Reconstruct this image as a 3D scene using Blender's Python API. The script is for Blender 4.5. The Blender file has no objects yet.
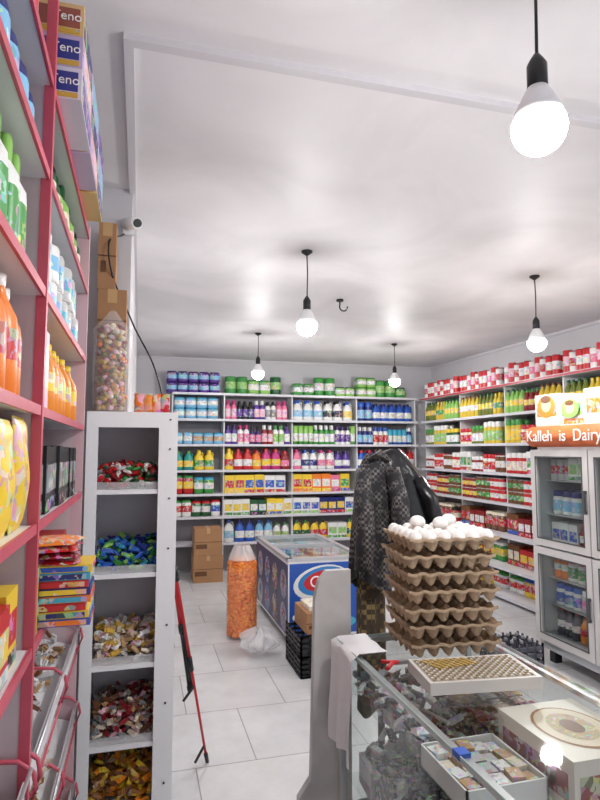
import bpy, math, random
from mathutils import Vector, Matrix
random.seed(7)
scn = bpy.context.scene
scn.view_settings.view_transform = 'Standard'
scn.view_settings.exposure = 0.0

def lin(c):
    def f(v):
        return v/12.92 if v <= 0.04045 else ((v+0.055)/1.055)**2.4
    return tuple(f(v/255.0) for v in c)

P = dict(white=(232,232,230), red=(198,38,45), dred=(140,30,38), green=(66,150,70), dgreen=(32,90,52),
    lgreen=(145,198,100), blue=(44,90,185), dblue=(32,42,115), lblue=(130,190,225), cyan=(70,170,202),
    teal=(35,150,140), yellow=(240,205,55), orange=(238,128,40), pink=(230,120,158), lpink=(240,192,207),
    purple=(92,60,150), dpurple=(60,34,100), black=(30,30,33), grey=(135,135,137), lgrey=(195,195,195),
    brown=(115,72,44), tan=(192,155,113), gold=(207,168,68), cream=(236,225,202), kraft=(165,115,70),
    amber=(230,138,34), magenta=(197,48,122), olive=(114,124,48), oil=(217,188,62))
def C(n):
    return lin(P[n]) if isinstance(n, str) else lin(n)

# ------------------------------------------------------------------ materials
def new_mat(name):
    m = bpy.data.materials.new(name); m.use_nodes = True
    nt = m.node_tree; b = nt.nodes['Principled BSDF']
    return m, nt, b
def N(nt, t, **kw):
    n = nt.nodes.new(t)
    for k, v in kw.items():
        setattr(n, k, v)
    return n
def mat(name, col, rough=0.5, metal=0.0, noise=0.0, nscale=8.0, bump=0.0, bscale=60.0, spec=None):
    m, nt, b = new_mat(name)
    c = C(col)
    b.inputs['Base Color'].default_value = (*c, 1)
    b.inputs['Roughness'].default_value = rough
    b.inputs['Metallic'].default_value = metal
    if spec is not None: b.inputs['Specular IOR Level'].default_value = spec
    tc = N(nt, 'ShaderNodeTexCoord')
    if noise > 0:
        n = N(nt, 'ShaderNodeTexNoise'); n.inputs['Scale'].default_value = nscale; n.inputs['Detail'].default_value = 6
        nt.links.new(tc.outputs['Object'], n.inputs['Vector'])
        r = N(nt, 'ShaderNodeValToRGB')
        r.color_ramp.elements[0].position = 0.3; r.color_ramp.elements[1].position = 0.7
        r.color_ramp.elements[0].color = (*[v*(1-noise) for v in c], 1)
        r.color_ramp.elements[1].color = (*[min(1, v*(1+noise*0.3)) for v in c], 1)
        nt.links.new(n.outputs['Fac'], r.inputs['Fac'])
        nt.links.new(r.outputs['Color'], b.inputs['Base Color'])
    if bump > 0:
        n2 = N(nt, 'ShaderNodeTexNoise'); n2.inputs['Scale'].default_value = bscale
        nt.links.new(tc.outputs['Object'], n2.inputs['Vector'])
        bp = N(nt, 'ShaderNodeBump'); bp.inputs['Strength'].default_value = bump; bp.inputs['Distance'].default_value = 0.01
        nt.links.new(n2.outputs['Fac'], bp.inputs['Height']); nt.links.new(bp.outputs['Normal'], b.inputs['Normal'])
    return m
def attr_mat(name, rough, printed=0.0, scale=40):
    m, nt, b = new_mat(name)
    a = N(nt, 'ShaderNodeAttribute'); a.attribute_name = 'Col'
    tc = N(nt, 'ShaderNodeTexCoord')
    b.inputs['Roughness'].default_value = rough
    if printed > 0:
        v = N(nt, 'ShaderNodeTexVoronoi'); v.inputs['Scale'].default_value = scale
        nt.links.new(tc.outputs['Object'], v.inputs['Vector'])
        h = N(nt, 'ShaderNodeHueSaturation'); h.inputs['Saturation'].default_value = .8
        nt.links.new(v.outputs['Color'], h.inputs['Color'])
        ns = N(nt, 'ShaderNodeTexNoise'); ns.inputs['Scale'].default_value = scale*0.8; ns.inputs['Detail'].default_value = 2
        nt.links.new(tc.outputs['Object'], ns.inputs['Vector'])
        r = N(nt, 'ShaderNodeValToRGB'); r.color_ramp.interpolation = 'CONSTANT'
        r.color_ramp.elements[0].color = (0, 0, 0, 1); r.color_ramp.elements[1].position = 0.52
        r.color_ramp.elements[1].color = (printed, printed, printed, 1)
        nt.links.new(ns.outputs['Fac'], r.inputs['Fac'])
        mx = N(nt, 'ShaderNodeMix'); mx.data_type = 'RGBA'
        nt.links.new(r.outputs['Color'], mx.inputs['Factor'])
        nt.links.new(a.outputs['Color'], mx.inputs['A']); nt.links.new(h.outputs['Color'], mx.inputs['B'])
        nt.links.new(mx.outputs['Result'], b.inputs['Base Color'])
    else:
        nt.links.new(a.outputs['Color'], b.inputs['Base Color'])
    return m
def glass_mat(name, tint=(244,249,247), rough=0.02, base=.06):
    m = bpy.data.materials.new(name); m.use_nodes = True
    nt = m.node_tree; nt.nodes.clear()
    o = N(nt, 'ShaderNodeOutputMaterial'); t = N(nt, 'ShaderNodeBsdfTransparent'); g = N(nt, 'ShaderNodeBsdfGlossy')
    t.inputs['Color'].default_value = (*lin(tint), 1); g.inputs['Roughness'].default_value = rough
    lw = N(nt, 'ShaderNodeLayerWeight'); lw.inputs['Blend'].default_value = .5
    pw = N(nt, 'ShaderNodeMath'); pw.operation = 'POWER'; pw.inputs[1].default_value = 5
    nt.links.new(lw.outputs['Facing'], pw.inputs[0])
    mu = N(nt, 'ShaderNodeMath'); mu.operation = 'MULTIPLY_ADD'; mu.inputs[1].default_value = .9; mu.inputs[2].default_value = base
    nt.links.new(pw.outputs[0], mu.inputs[0])
    mx = N(nt, 'ShaderNodeMixShader')
    nt.links.new(mu.outputs[0], mx.inputs[0]); nt.links.new(t.outputs[0], mx.inputs[1]); nt.links.new(g.outputs[0], mx.inputs[2])
    nt.links.new(mx.outputs[0], o.inputs[0])
    return m
def plastic_film(name, white=0.35):
    m = bpy.data.materials.new(name); m.use_nodes = True
    nt = m.node_tree; nt.nodes.clear()
    o = N(nt, 'ShaderNodeOutputMaterial'); t = N(nt, 'ShaderNodeBsdfTransparent'); p = N(nt, 'ShaderNodeBsdfPrincipled')
    p.inputs['Base Color'].default_value = (0.85, 0.85, 0.87, 1); p.inputs['Roughness'].default_value = 0.15
    mx = N(nt, 'ShaderNodeMixShader'); mx.inputs[0].default_value = white
    nt.links.new(t.outputs[0], mx.inputs[1]); nt.links.new(p.outputs[0], mx.inputs[2]); nt.links.new(mx.outputs[0], o.inputs[0])
    return m
def emis_mat(name, col, s):
    m = bpy.data.materials.new(name); m.use_nodes = True
    nt = m.node_tree; nt.nodes.clear()
    o = N(nt, 'ShaderNodeOutputMaterial'); e = N(nt, 'ShaderNodeEmission')
    e.inputs['Color'].default_value = (*col, 1); e.inputs['Strength'].default_value = s
    nt.links.new(e.outputs[0], o.inputs[0]); return m

M_body = attr_mat('product_plastic', 0.35)
M_print = attr_mat('product_print', 0.4, 0.6, 38)
M_printfine = attr_mat('product_print_fine', 0.4, 0.6, 90)
M_matte = attr_mat('painted_matte', 0.75)
PM = [M_body, M_print, M_printfine, M_matte]
M_glass = glass_mat('clear_glass')
M_film = plastic_film('plastic_film', 0.28)
M_wrap = plastic_film('plastic_wrap', 0.5)
M_alu = mat('aluminium', (205,205,208), 0.35, 0.6)
M_white = mat('white_enamel', (236,236,238), 0.35)
M_shelf = mat('shelf_white', (226,226,229), 0.45)
M_black = mat('black_plastic', (22,22,24), 0.4)
M_pinkred = mat('red_pink_paint', (200,80,100), 0.4, noise=0.15)
M_bulb = emis_mat('led_dome_glow', (1.0, 0.985, 0.97), 275)

def wall_mat(name, col, amt=0.06, rough=0.8):
    return mat(name, col, rough, noise=amt, nscale=1.3, bump=0.06, bscale=25)
M_wall = wall_mat('wall_plaster', (208,206,210))
def ceiling_mat():
    m, nt, b = new_mat('ceiling_paint')
    tc = N(nt, 'ShaderNodeTexCoord')
    n1 = N(nt, 'ShaderNodeTexNoise'); n1.inputs['Scale'].default_value = 1.1; n1.inputs['Detail'].default_value = 9; n1.inputs['Distortion'].default_value = .8
    nt.links.new(tc.outputs['Object'], n1.inputs['Vector'])
    r = N(nt, 'ShaderNodeValToRGB'); r.color_ramp.elements[0].position = .35; r.color_ramp.elements[1].position = .65
    r.color_ramp.elements[0].color = (*lin((218,215,217)), 1); r.color_ramp.elements[1].color = (*lin((236,233,235)), 1)
    nt.links.new(n1.outputs['Fac'], r.inputs['Fac']); nt.links.new(r.outputs['Color'], b.inputs['Base Color'])
    b.inputs['Roughness'].default_value = .5; b.inputs['Specular IOR Level'].default_value = .2
    n2 = N(nt, 'ShaderNodeTexNoise'); n2.inputs['Scale'].default_value = 3.5; n2.inputs['Detail'].default_value = 5
    nt.links.new(tc.outputs['Object'], n2.inputs['Vector'])
    bp = N(nt, 'ShaderNodeBump'); bp.inputs['Strength'].default_value = .3; bp.inputs['Distance'].default_value = .02
    nt.links.new(n2.outputs['Fac'], bp.inputs['Height']); nt.links.new(bp.outputs['Normal'], b.inputs['Normal'])
    return m
M_ceil = ceiling_mat()
def floor_mat():
    m, nt, b = new_mat('floor_tiles')
    tc = N(nt, 'ShaderNodeTexCoord')
    br = N(nt, 'ShaderNodeTexBrick'); br.offset = 0.5
    br.inputs['Color1'].default_value = (*lin((220,219,220)), 1); br.inputs['Color2'].default_value = (*lin((210,210,212)), 1)
    br.inputs['Mortar'].default_value = (*lin((155,152,151)), 1)
    br.inputs['Scale'].default_value = 1.0; br.inputs['Mortar Size'].default_value = 0.0035
    br.inputs['Brick Width'].default_value = 0.62; br.inputs['Row Height'].default_value = 0.62
    nt.links.new(tc.outputs['Object'], br.inputs['Vector'])
    n1 = N(nt, 'ShaderNodeTexNoise'); n1.inputs['Scale'].default_value = 2.5; n1.inputs['Detail'].default_value = 10; n1.inputs['Roughness'].default_value=.65
    nt.links.new(tc.outputs['Object'], n1.inputs['Vector'])
    r = N(nt, 'ShaderNodeValToRGB'); r.color_ramp.elements[0].position = .3; r.color_ramp.elements[1].position = .6
    r.color_ramp.elements[0].color = (.8, .79, .78, 1); r.color_ramp.elements[1].color = (1, 1, 1, 1)
    nt.links.new(n1.outputs['Fac'], r.inputs['Fac'])
    mx = N(nt, 'ShaderNodeMix'); mx.data_type = 'RGBA'; mx.blend_type = 'MULTIPLY'; mx.inputs['Factor'].default_value = 1
    nt.links.new(br.outputs['Color'], mx.inputs['A']); nt.links.new(r.outputs['Color'], mx.inputs['B'])
    nt.links.new(mx.outputs['Result'], b.inputs['Base Color']); b.inputs['Roughness'].default_value = .38
    return m
M_floor = floor_mat()

# ------------------------------------------------------------------ mesh builder
class MB:
    def __init__(s, O=(0,0,0), U=(1,0), D=(0,1)):
        s.v=[]; s.f=[]; s.c=[]; s.m=[]; s.s=[]; s.frame(O,U,D)
    def frame(s, O=(0,0,0), U=(1,0), D=(0,1)):
        s.O=O; s.U=U; s.D=D
    def pt(s, u, d, z):
        s.v.append((s.O[0]+u*s.U[0]+d*s.D[0], s.O[1]+u*s.U[1]+d*s.D[1], s.O[2]+z)); return len(s.v)-1
    def face(s, idx, col, m=0, sm=False):
        s.f.append(idx); s.c.append(col); s.m.append(m); s.s.append(sm)
    def quad(s, pts, col=(.8,.8,.8), m=0):
        s.face([s.pt(*p) for p in pts], col, m)
    def hexa(s, pts, col, m=0):
        i=[s.pt(*p) for p in pts]
        for q in ((0,3,2,1),(4,5,6,7),(0,1,5,4),(1,2,6,5),(2,3,7,6),(3,0,4,7)):
            s.face([i[k] for k in q], col, m)
    def box(s, x0,y0,z0,x1,y1,z1,col=(.8,.8,.8),m=0,rot=0,top=1.0):
        cx,cy=(x0+x1)/2,(y0+y1)/2; a,b=(x1-x0)/2,(y1-y0)/2; cr,sr=math.cos(rot),math.sin(rot)
        P8=[]
        for z,k in ((z0,1),(z1,top)):
            for sx,sy in ((-1,-1),(1,-1),(1,1),(-1,1)):
                x,y=sx*a*k,sy*b*k
                P8.append((cx+x*cr-y*sr, cy+x*sr+y*cr, z))
        s.hexa(P8,col,m)
    def obox(s, c, ax, half, col, m=0):
        P8=[]
        for sz in (-1,1):
            for sx,sy in ((-1,-1),(1,-1),(1,1),(-1,1)):
                p=Vector(c)+Vector(ax[0])*sx*half[0]+Vector(ax[1])*sy*half[1]+Vector(ax[2])*sz*half[2]
                P8.append(tuple(p))
        s.hexa(P8,col,m)
    def lathe(s, cu,cd,z0,prof,seg=10,sx=1,sy=1,e=2.0,m=0,cap=True,mp=None):
        rings=[]
        for (r,z,c) in prof:
            ring=[]
            for k in range(seg):
                t=2*math.pi*(k+.5)/seg; ct,st=math.cos(t),math.sin(t)
                if e!=2.0:
                    ct=math.copysign(abs(ct)**(2/e),ct); st=math.copysign(abs(st)**(2/e),st)
                ring.append(s.pt(cu+ct*r*sx, cd+st*r*sy, z0+z))
            rings.append(ring)
        for i in range(len(prof)-1):
            mm = mp[i] if mp else m
            for k in range(seg):
                k2=(k+1)%seg
                s.face([rings[i][k],rings[i][k2],rings[i+1][k2],rings[i+1][k]],prof[i][2],mm,True)
        if cap:
            s.face(list(reversed(rings[0])),prof[0][2],m); s.face(rings[-1],prof[-1][2],m)
    def tube(s, pts, r, col, m=0, seg=8):
        pts=[Vector(p) for p in pts]; rings=[]
        rs = r if isinstance(r,(list,tuple)) else [r]*len(pts)
        for i,p in enumerate(pts):
            d=(pts[min(i+1,len(pts)-1)]-pts[max(i-1,0)]).normalized()
            a=Vector((0,0,1)) if abs(d.z)<.9 else Vector((1,0,0))
            x=d.cross(a).normalized(); y=d.cross(x).normalized()
            rings.append([s.pt(*(p+x*math.cos(2*math.pi*k/seg)*rs[i]+y*math.sin(2*math.pi*k/seg)*rs[i])) for k in range(seg)])
        for i in range(len(rings)-1):
            for k in range(seg):
                k2=(k+1)%seg; s.face([rings[i][k],rings[i+1][k],rings[i+1][k2],rings[i][k2]],col,m,True)
        s.face(rings[0],col,m); s.face(list(reversed(rings[-1])),col,m)
    def grid(s, fn, nu, nv, col, m=0, sm=True, colfn=None):
        idx=[[s.pt(*fn(i/nu,j/nv)) for j in range(nv+1)] for i in range(nu+1)]
        for i in range(nu):
            for j in range(nv):
                c = colfn(i/nu,j/nv) if colfn else col
                s.face([idx[i][j],idx[i+1][j],idx[i+1][j+1],idx[i][j+1]],c,m,sm)
    def ellipsoid(s,c,r,col,m=0,seg=10,rings=6,tilt=None):
        M=tilt or Matrix.Identity(3)
        R=[]
        for i in range(rings+1):
            ph=-math.pi/2+math.pi*i/rings
            ring=[]
            for k in range(seg):
                t=2*math.pi*k/seg
                v=M@Vector((r[0]*math.cos(ph)*math.cos(t), r[1]*math.cos(ph)*math.sin(t), r[2]*math.sin(ph)))
                ring.append(s.pt(c[0]+v.x,c[1]+v.y,c[2]+v.z))
            R.append(ring)
        for i in range(rings):
            for k in range(seg):
                k2=(k+1)%seg; s.face([R[i][k],R[i][k2],R[i+1][k2],R[i+1][k]],col,m,True)
    def build(s, name, mats=None, parent=None):
        me=bpy.data.meshes.new(name); me.from_pydata(s.v,[],s.f); 
        for mt in (mats or PM): me.materials.append(mt)
        me.polygons.foreach_set('material_index', s.m); me.polygons.foreach_set('use_smooth', s.s)
        ca=me.color_attributes.new('Col','FLOAT_COLOR','CORNER'); arr=[]
        for f,c in zip(s.f,s.c): arr += [c[0],c[1],c[2],1.0]*len(f)
        ca.data.foreach_set('color',arr); me.update()
        o=bpy.data.objects.new(name,me); scn.collection.objects.link(o)
        if parent: o.parent=parent
        return o
def empty(name, loc=(0,0,0)):
    e=bpy.data.objects.new(name,None); scn.collection.objects.link(e); e.empty_display_size=.1
    return e
def simple_box(name, a, b, m, parent=None):
    mb=MB(); mb.box(*a,*b,(.8,.8,.8)); return mb.build(name,[m],parent)
def text_obj(name, body, size, loc, rot, m, parent=None, ext=0.001):
    cu=bpy.data.curves.new(name,'FONT'); cu.body=body; cu.size=size; cu.extrude=ext; cu.align_x='CENTER'; cu.align_y='CENTER'
    o=bpy.data.objects.new(name,cu); scn.collection.objects.link(o); o.location=loc; o.rotation_euler=rot
    cu.materials.append(m)
    if parent: o.parent=parent
    return o

# ------------------------------------------------------------------ product shapes (local frame u,d,z; front is -d)
def jit(c,a=.06):
    k=1+random.uniform(-a,a); return tuple(min(1,v*k) for v in c)
def p_shampoo(mb,u,d,z,w,h,dp,c1,c2,c3):
    b,l,k=C(c1),C(c2),C(c3); r=w/2
    mb.lathe(u,d,z,[(.85,0,b),(1,.03*h,b),(1,.14*h,l),(1,.56*h,b),(.93,.68*h,b),(.45,.78*h,k),(.45,.95*h,k),(.36,h,k)],10,r,min(dp/2,r*.7),2.4,mp=[0,0,1,0,0,0,0])
def p_jug(mb,u,d,z,w,h,dp,c1,c2,c3):
    b,l,k=C(c1),C(c2),C(c3); r=w/2
    mb.lathe(u,d,z,[(.8,0,b),(1,.05*h,b),(1,.18*h,l),(.98,.5*h,b),(.8,.68*h,b),(.42,.8*h,b),(.34,.84*h,k),(.34,.97*h,k),(.25,h,k)],10,r,r*.6,3,mp=[0,0,1,0,0,0,0,0])
    mb.tube([(u+r*.55,d,z+.62*h),(u+r*.85,d,z+.72*h),(u+r*.7,d,z+.86*h),(u+r*.3,d,z+.87*h)],w*.06,b,0,5)
def p_can(mb,u,d,z,w,h,dp,c1,c2,c3):
    b,l,k=C(c1),C(c2),C(c3)
    mb.lathe(u,d,z,[(.95,0,k),(1,.03*h,b),(1,.3*h,l),(1,.7*h,b),(1,.96*h,k),(.95,h,k)],12,w/2,w/2,mp=[0,0,1,0,0])
def p_jar(mb,u,d,z,w,h,dp,c1,c2,c3):
    b,l,k=C(c1),C(c2),C(c3)
    mb.lathe(u,d,z,[(.9,0,b),(1,.05*h,b),(1,.15*h,l),(1,.6*h,b),(.85,.76*h,k),(.88,.78*h,k),(.88,.98*h,k),(.8,h,k)],12,w/2,w/2,mp=[0,0,1,0,0,0,0])
def p_soda(mb,u,d,z,w,h,dp,c1,c2,c3):
    b,l,k=C(c1),C(c2),C(c3)
    mb.lathe(u,d,z,[(.85,0,b),(1,.05*h,b),(1,.3*h,l),(1,.55*h,b),(.9,.66*h,b),(.45,.82*h,b),(.35,.9*h,k),(.38,.91*h,k),(.38,h,k)],12,w/2,w/2,mp=[0,0,1,0,0,0,0,0])
def p_tube(mb,u,d,z,w,h,dp,c1,c2,c3):
    b,l,k=C(c1),C(c2),C(c3)
    mb.lathe(u,d,z,[(.8,0,k),(.85,.14*h,b),(1,.18*h,l),(1,.6*h,b),(1,h,b)],8,w/2,w*.25,mp=[0,0,1,0])
def p_box(mb,u,d,z,w,h,dp,c1,c2,c3):
    b,l,k=jit(C(c1)),C(c2),C(c3); x0,x1=u-w/2,u+w/2; y0=d-dp/2; y1=d+dp/2
    mb.box(x0,y0,z,x1,y1,z+h,b,0)
    e=.0012
    mb.box(x0+.08*w,y0-e,z+.3*h,x1-.08*w,y0,z+.72*h,l,1)
    mb.box(x0+.02*w,y0-e,z+.03*h,x1-.02*w,y0,z+.2*h,k,1)
    mb.box(x0-e,y0+.1*dp,z+.3*h,x0,y1-.1*dp,z+.7*h,l,1); mb.box(x1,y0+.1*dp,z+.3*h,x1+e,y1-.1*dp,z+.7*h,l,1)
def p_pack(mb,u,d,z,w,h,dp,c1,c2,c3):
    b,l,k=jit(C(c1)),C(c2),C(c3)
    mb.lathe(u,d,z,[(.86,0,b),(1,.12*h,b),(1.0,.3*h,l),(1.0,.68*h,b),(1,.86*h,k),(.84,h,k)],12,w/2,dp/2,5,mp=[0,0,1,1,0])
KIND=dict(shampoo=p_shampoo,jug=p_jug,can=p_can,jar=p_jar,soda=p_soda,tube=p_tube,box=p_box,pack=p_pack)
def fill(mb,u0,u1,z,specs,d0=.03,rows=1,gap=1.03,hs=1.0,start=0):
    u=u0; i=start
    while True:
        kd,w,h,dp,c1,c2,c3,n,st=specs[i%len(specs)]; i+=1
        h*=hs
        for k in range(n):
            if u+w>u1: 
                return i
            for r in range(rows if dp<.15 else 1):
                for t in range(st):
                    du=random.uniform(-.03,.03)*w
                    hh=h*random.uniform(.97,1.0)
                    KIND[kd](mb,u+w/2+du*0.3,d0+dp/2+r*dp*1.12+random.uniform(0,.012),z+t*h,w,h if st>1 else hh,dp,c1,c2,c3)
            u+=w*gap

# ================================================================== ROOM
XL,XR,YB,YF,ZC=-.55,4.27,7.95,-1.5,2.85
simple_box('floor',(XL-.1,YF-.1,-.1),(XR+.1,YB+.1,0),M_floor)
simple_box('ceiling',(XL-.1,YF-.1,ZC),(XR+.1,YB+.1,ZC+.1),M_ceil)
simple_box('wall_back',(XL-.1,YB,0),(XR+.1,YB+.1,ZC),M_wall)
simple_box('wall_right',(XR,YF-.1,0),(XR+.1,YB,ZC),M_wall)
simple_box('wall_left',(XL-.1,YF-.1,0),(XL,2.82,ZC),M_wall)
simple_box('wall_left_projection',(XL-.1,2.82,0),(-.06,YB,ZC),M_wall)
mb=MB(); w=(.8,.8,.8)
mb.box(XL,YF-.1,2.45,XR,YF,ZC,w); mb.box(XL,YF-.1,0,-.3,YF,2.45,w); mb.box(3.3,YF-.1,0,XR,YF,2.45,w)
mb.build('wall_front',[M_wall])
M_trim=mat('trim_paint',(208,205,209),.5)
simple_box('trim_1',(-.075,1.72,ZC-.022),(-.045,YB,ZC),M_trim)
simple_box('trim_2',(-.045,1.72,ZC-.022),(XR,1.755,ZC),M_trim)
simple_box('trim_3',(-.045,YB-.02,ZC-.03),(XR,YB,ZC),M_trim)
simple_box('trim_4',(XR-.02,1.755,ZC-.03),(XR,YB-.02,ZC),M_trim)
simple_box('baseboard_back',(-.06,YB-.015,0),(.3,YB,.08),M_trim)

mb=MB()
hk=[(1.585,4.5,2.85),(1.585,4.5,2.81)]
for k in range(9):
    a=math.pi*(.9+k*1.15/8)
    hk.append((1.617+.035*math.cos(a), 4.5, 2.79+.035*math.sin(a)))
mb.tube(hk,.006,(.02,.02,.02)); mb.lathe(1.585,4.5,2.835,[(1,0,w),(1,.015,w)],12,.03,.03)
mb.build('ceiling_hook',[M_black])

# ================================================================== BULBS
def bulb(x,y,zc):
    mb=MB(); k=(.02,.02,.02)
    mb.lathe(x,y,ZC-.03,[(.2,-.0,k),(1,.02,k),(1,.03,k)],16,.035,.035,m=0)
    mb.tube([(x,y,ZC-.02),(x+.004,y,(ZC+zc)/2+.1),(x,y,zc+.15)],.004,k,0,6)
    mb.lathe(x,y,zc,[(.019,.10,k),(.024,.105,k),(.024,.16,k),(.016,.175,k),(.006,.19,k)],16,m=0)
    mb.lathe(x,y,zc,[(.062,.016,k),(.054,.045,k),(.034,.085,k),(.024,.102,k)],24,m=1)
    R=.064; pr=[]
    for i in range(9):
        a=-math.pi/2+ (math.pi/2+.26)*i/8
        pr.append((max(.001,R*math.cos(a)),R*math.sin(a),k))
    mb.lathe(x,y,zc,pr,24,m=2)
    return mb.build('hanging_light_bulb',[M_black,M_white,M_bulb])
for b in ((.914,1.14,2.375),(.99,3.43,2.37),(2.72,3.5,2.36),(1.2,6.05,2.41),(2.88,6.25,2.40),(2.74,1.1,2.37)): bulb(*b)

# ================================================================== BACK + RIGHT SHELVING
LV=[2.34,2.00,1.67,1.335,1.03,.74,.40]
c=(.8,.8,.8)
M_shback=mat('shelf_back',(140,137,142),.7)
def shelving(name,O,U,D,L,levels,posts,depth,front,extra=None,backtop=2.32):
    root=empty(name)
    for i,z in enumerate(levels):
        mb=MB(O,U,D)
        dx = extra.get(i,0) if extra else 0
        mb.box(0,-dx,z-.02,L,depth-.011,z,c,0)
        mb.box(0,-dx-.012,z-.026,L,-dx,z+.004,c,1)
        mb.build('shelf_board_%d'%i,[M_shelf,front],root)
    for k,p in enumerate(posts):
        mb=MB(O,U,D); mb.box(p-.007,.06,0,p+.007,depth-.011,levels[0]-.02,c,0); mb.build('upright_%d'%k,[M_white],root)
    mb=MB(O,U,D); mb.box(0,depth-.01,.02,L,depth,backtop,c,0); mb.build('back_panel',[M_shback],root)
    return root
M_rail=mat('price_rail',(212,212,219),.35)
shelving('grocery_shelving',(.39,7.6,0),(1,0),(0,1),3.46,LV,[0.01,.68,1.61,2.55,3.45],.34,M_rail)
RP=[.01,.95,1.9,2.85,3.8,4.59]
rs=shelving('grocery_shelving',(3.9,7.58,0),(0,-1),(1,0),4.6,[2.33,2.0,1.67,1.34,1.01,.68,.35,.06],RP,.36,M_rail,{5:.10,6:.14,7:.16},2.31)
mb=MB((3.9,7.58,0),(0,-1),(1,0)); mb.box(0,-.014,2.306,4.6,-.012,2.328,C((190,60,75)),0); mb.build('price_strip',None,rs)

def row(name,O,U,D,segs,z,rows=1,d0=.03,hs=1.0):
    mb=MB(O,U,D)
    for (u0,u1,specs) in segs: fill(mb,u0,u1,z+.001,specs,d0,rows,1.03,hs)
    return mb.build(name)
BO,BU,BD=(.39,7.6,0),(1,0),(0,1)
a0,a1,b0,b1,c0,c1_,d0_,d1_=.025,.67,.69,1.60,1.62,2.54,2.56,3.44
row('tissue_packs',BO,BU,BD,[(a0-.1,a1,[('pack',.135,.14,.2,'purple','lblue','dpurple',5,2)]),
    (b0,b1,[('can',.15,.24,.15,'green','lgreen','dgreen',2,1),('pack',.15,.2,.2,'lgreen','white','green',2,1),('can',.15,.25,.15,'dgreen','lgreen','green',2,1)]),
    (c0,c1_,[('pack',.15,.17,.2,'green','white','green',2,1),('can',.15,.26,.15,'green','white','green',2,1),('pack',.14,.14,.2,'lgreen','white','dgreen',3,1)]),
    (d0_,d1_,[('pack',.14,.14,.2,'lgreen','white','green',2,2),('can',.15,.25,.15,'green','lgreen','dgreen',2,1),('pack',.15,.16,.2,'green','lgreen','dgreen',2,1)])],LV[0])
row('shampoo_bottles',BO,BU,BD,[(a0,a1,[('pack',.14,.13,.2,'lblue','white','cyan',9,2)]),
    (b0,b1,[('shampoo',.075,.24,.06,'pink','lpink','magenta',2,1),('shampoo',.075,.23,.06,'black','purple','black',3,1),('shampoo',.075,.24,.06,'purple','lpink','white',2,1),('shampoo',.075,.23,.06,'white','grey','black',2,1)]),
    (c0,c1_,[('jug',.14,.26,.1,'white','lblue','blue',3,1),('jug',.14,.26,.1,'white','black','black',2,1),('jug',.14,.25,.1,'white','yellow','blue',2,1)]),
    (d0_,d1_,[('jar',.11,.25,.1,'dblue','lblue','blue',2,1),('jug',.12,.24,.1,'blue','white','dblue',5,1)])],LV[1],2,.02,1.08)
row('hair_conditioner_bottles',BO,BU,BD,[(a0,a1,[('pack',.12,.14,.2,'lblue','white','lblue',2,1),('pack',.13,.14,.2,'lblue','tan','cyan',9,1)]),
    (b0,b1,[('shampoo',.08,.24,.06,'purple','white','dpurple',2,1),('shampoo',.08,.24,.06,'white','pink','magenta',2,1),('shampoo',.08,.22,.06,'dpurple','pink','black',2,1),('shampoo',.075,.24,.06,'dred','lpink','white',2,1),('shampoo',.075,.24,.06,'white','lgreen','green',2,1)]),
    (c0,c1_,[('tube',.07,.24,.06,'lgreen','white','green',4,1),('shampoo',.075,.25,.06,'green','white','white',4,1),('shampoo',.075,.24,.06,'white','purple','dpurple',3,1)]),
    (d0_,d1_,[('shampoo',.075,.23,.06,'dblue','lblue','white',3,1),('shampoo',.075,.23,.06,'white','red','blue',3,1),('tube',.07,.2,.06,'cyan','white','blue',4,1)])],LV[2],2,.02,1.08)
row('dish_soap_bottles',BO,BU,BD,[(a0,a1,[('jug',.13,.24,.1,'teal','yellow','green',2,1),('jug',.13,.25,.1,'yellow','green','yellow',3,1)]),
    (b0,b1,[('jug',.12,.27,.1,'yellow','red','yellow',1,1),('jug',.12,.27,.1,'red','white','red',2,1),('jug',.12,.25,.1,'orange','yellow','red',1,1),('jug',.13,.27,.1,'magenta','yellow','red',2,1),('jug',.12,.24,.1,'dred','pink','red',1,1)]),
    (c0,c1_,[('jug',.12,.26,.1,'pink','white','magenta',1,1),('jug',.11,.25,.1,'white','dblue','blue',2,1),('jug',.12,.25,.1,'white','pink','magenta',2,1),('jug',.11,.24,.1,'purple','white','dpurple',2,1)]),
    (d0_,d1_,[('jug',.12,.25,.1,'blue','white','red',2,1),('jug',.12,.25,.1,'red','white','dred',2,1)])],LV[3],2,.02,1.05)
row('detergent_boxes',BO,BU,BD,[(a0,a1,[('pack',.13,.2,.2,'red','yellow','green',2,1),('pack',.13,.18,.2,'green','white','cyan',2,1)]),
    (b0,b1,[('box',.13,.2,.2,'yellow','red','yellow',2,1),('box',.13,.2,.2,'yellow','blue','red',2,1),('box',.14,.19,.2,'white','blue','red',2,1)]),
    (c0,c1_,[('box',.13,.2,.2,'yellow','red','orange',2,1),('box',.13,.2,.2,'orange','white','yellow',2,1),('box',.13,.19,.2,'pink','white','magenta',1,1),('box',.13,.2,.2,'yellow','green','blue',2,1)]),
    (d0_,d1_,[('box',.13,.2,.2,'red','white','yellow',4,1)])],LV[4],1,.03,1.2)
row('washing_powder_packs',BO,BU,BD,[(a0,a1,[('pack',.12,.17,.2,'white','red','green',2,1),('pack',.12,.16,.2,'dgreen','white','red',2,1),('pack',.12,.17,.2,'white','blue','red',2,1)]),
    (b0,b1,[('box',.11,.17,.2,'white','yellow','green',3,1),('box',.11,.16,.2,'dgreen','white','black',2,1),('box',.11,.17,.2,'yellow','white','blue',2,1)]),
    (c0,c1_,[('box',.12,.17,.2,'white','blue','lgreen',3,1),('box',.12,.17,.2,'dblue','yellow','red',3,1)]),
    (d0_,d1_,[('box',.12,.17,.2,'yellow','white','red',4,1)])],LV[5],1,.03,1.25)
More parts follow.
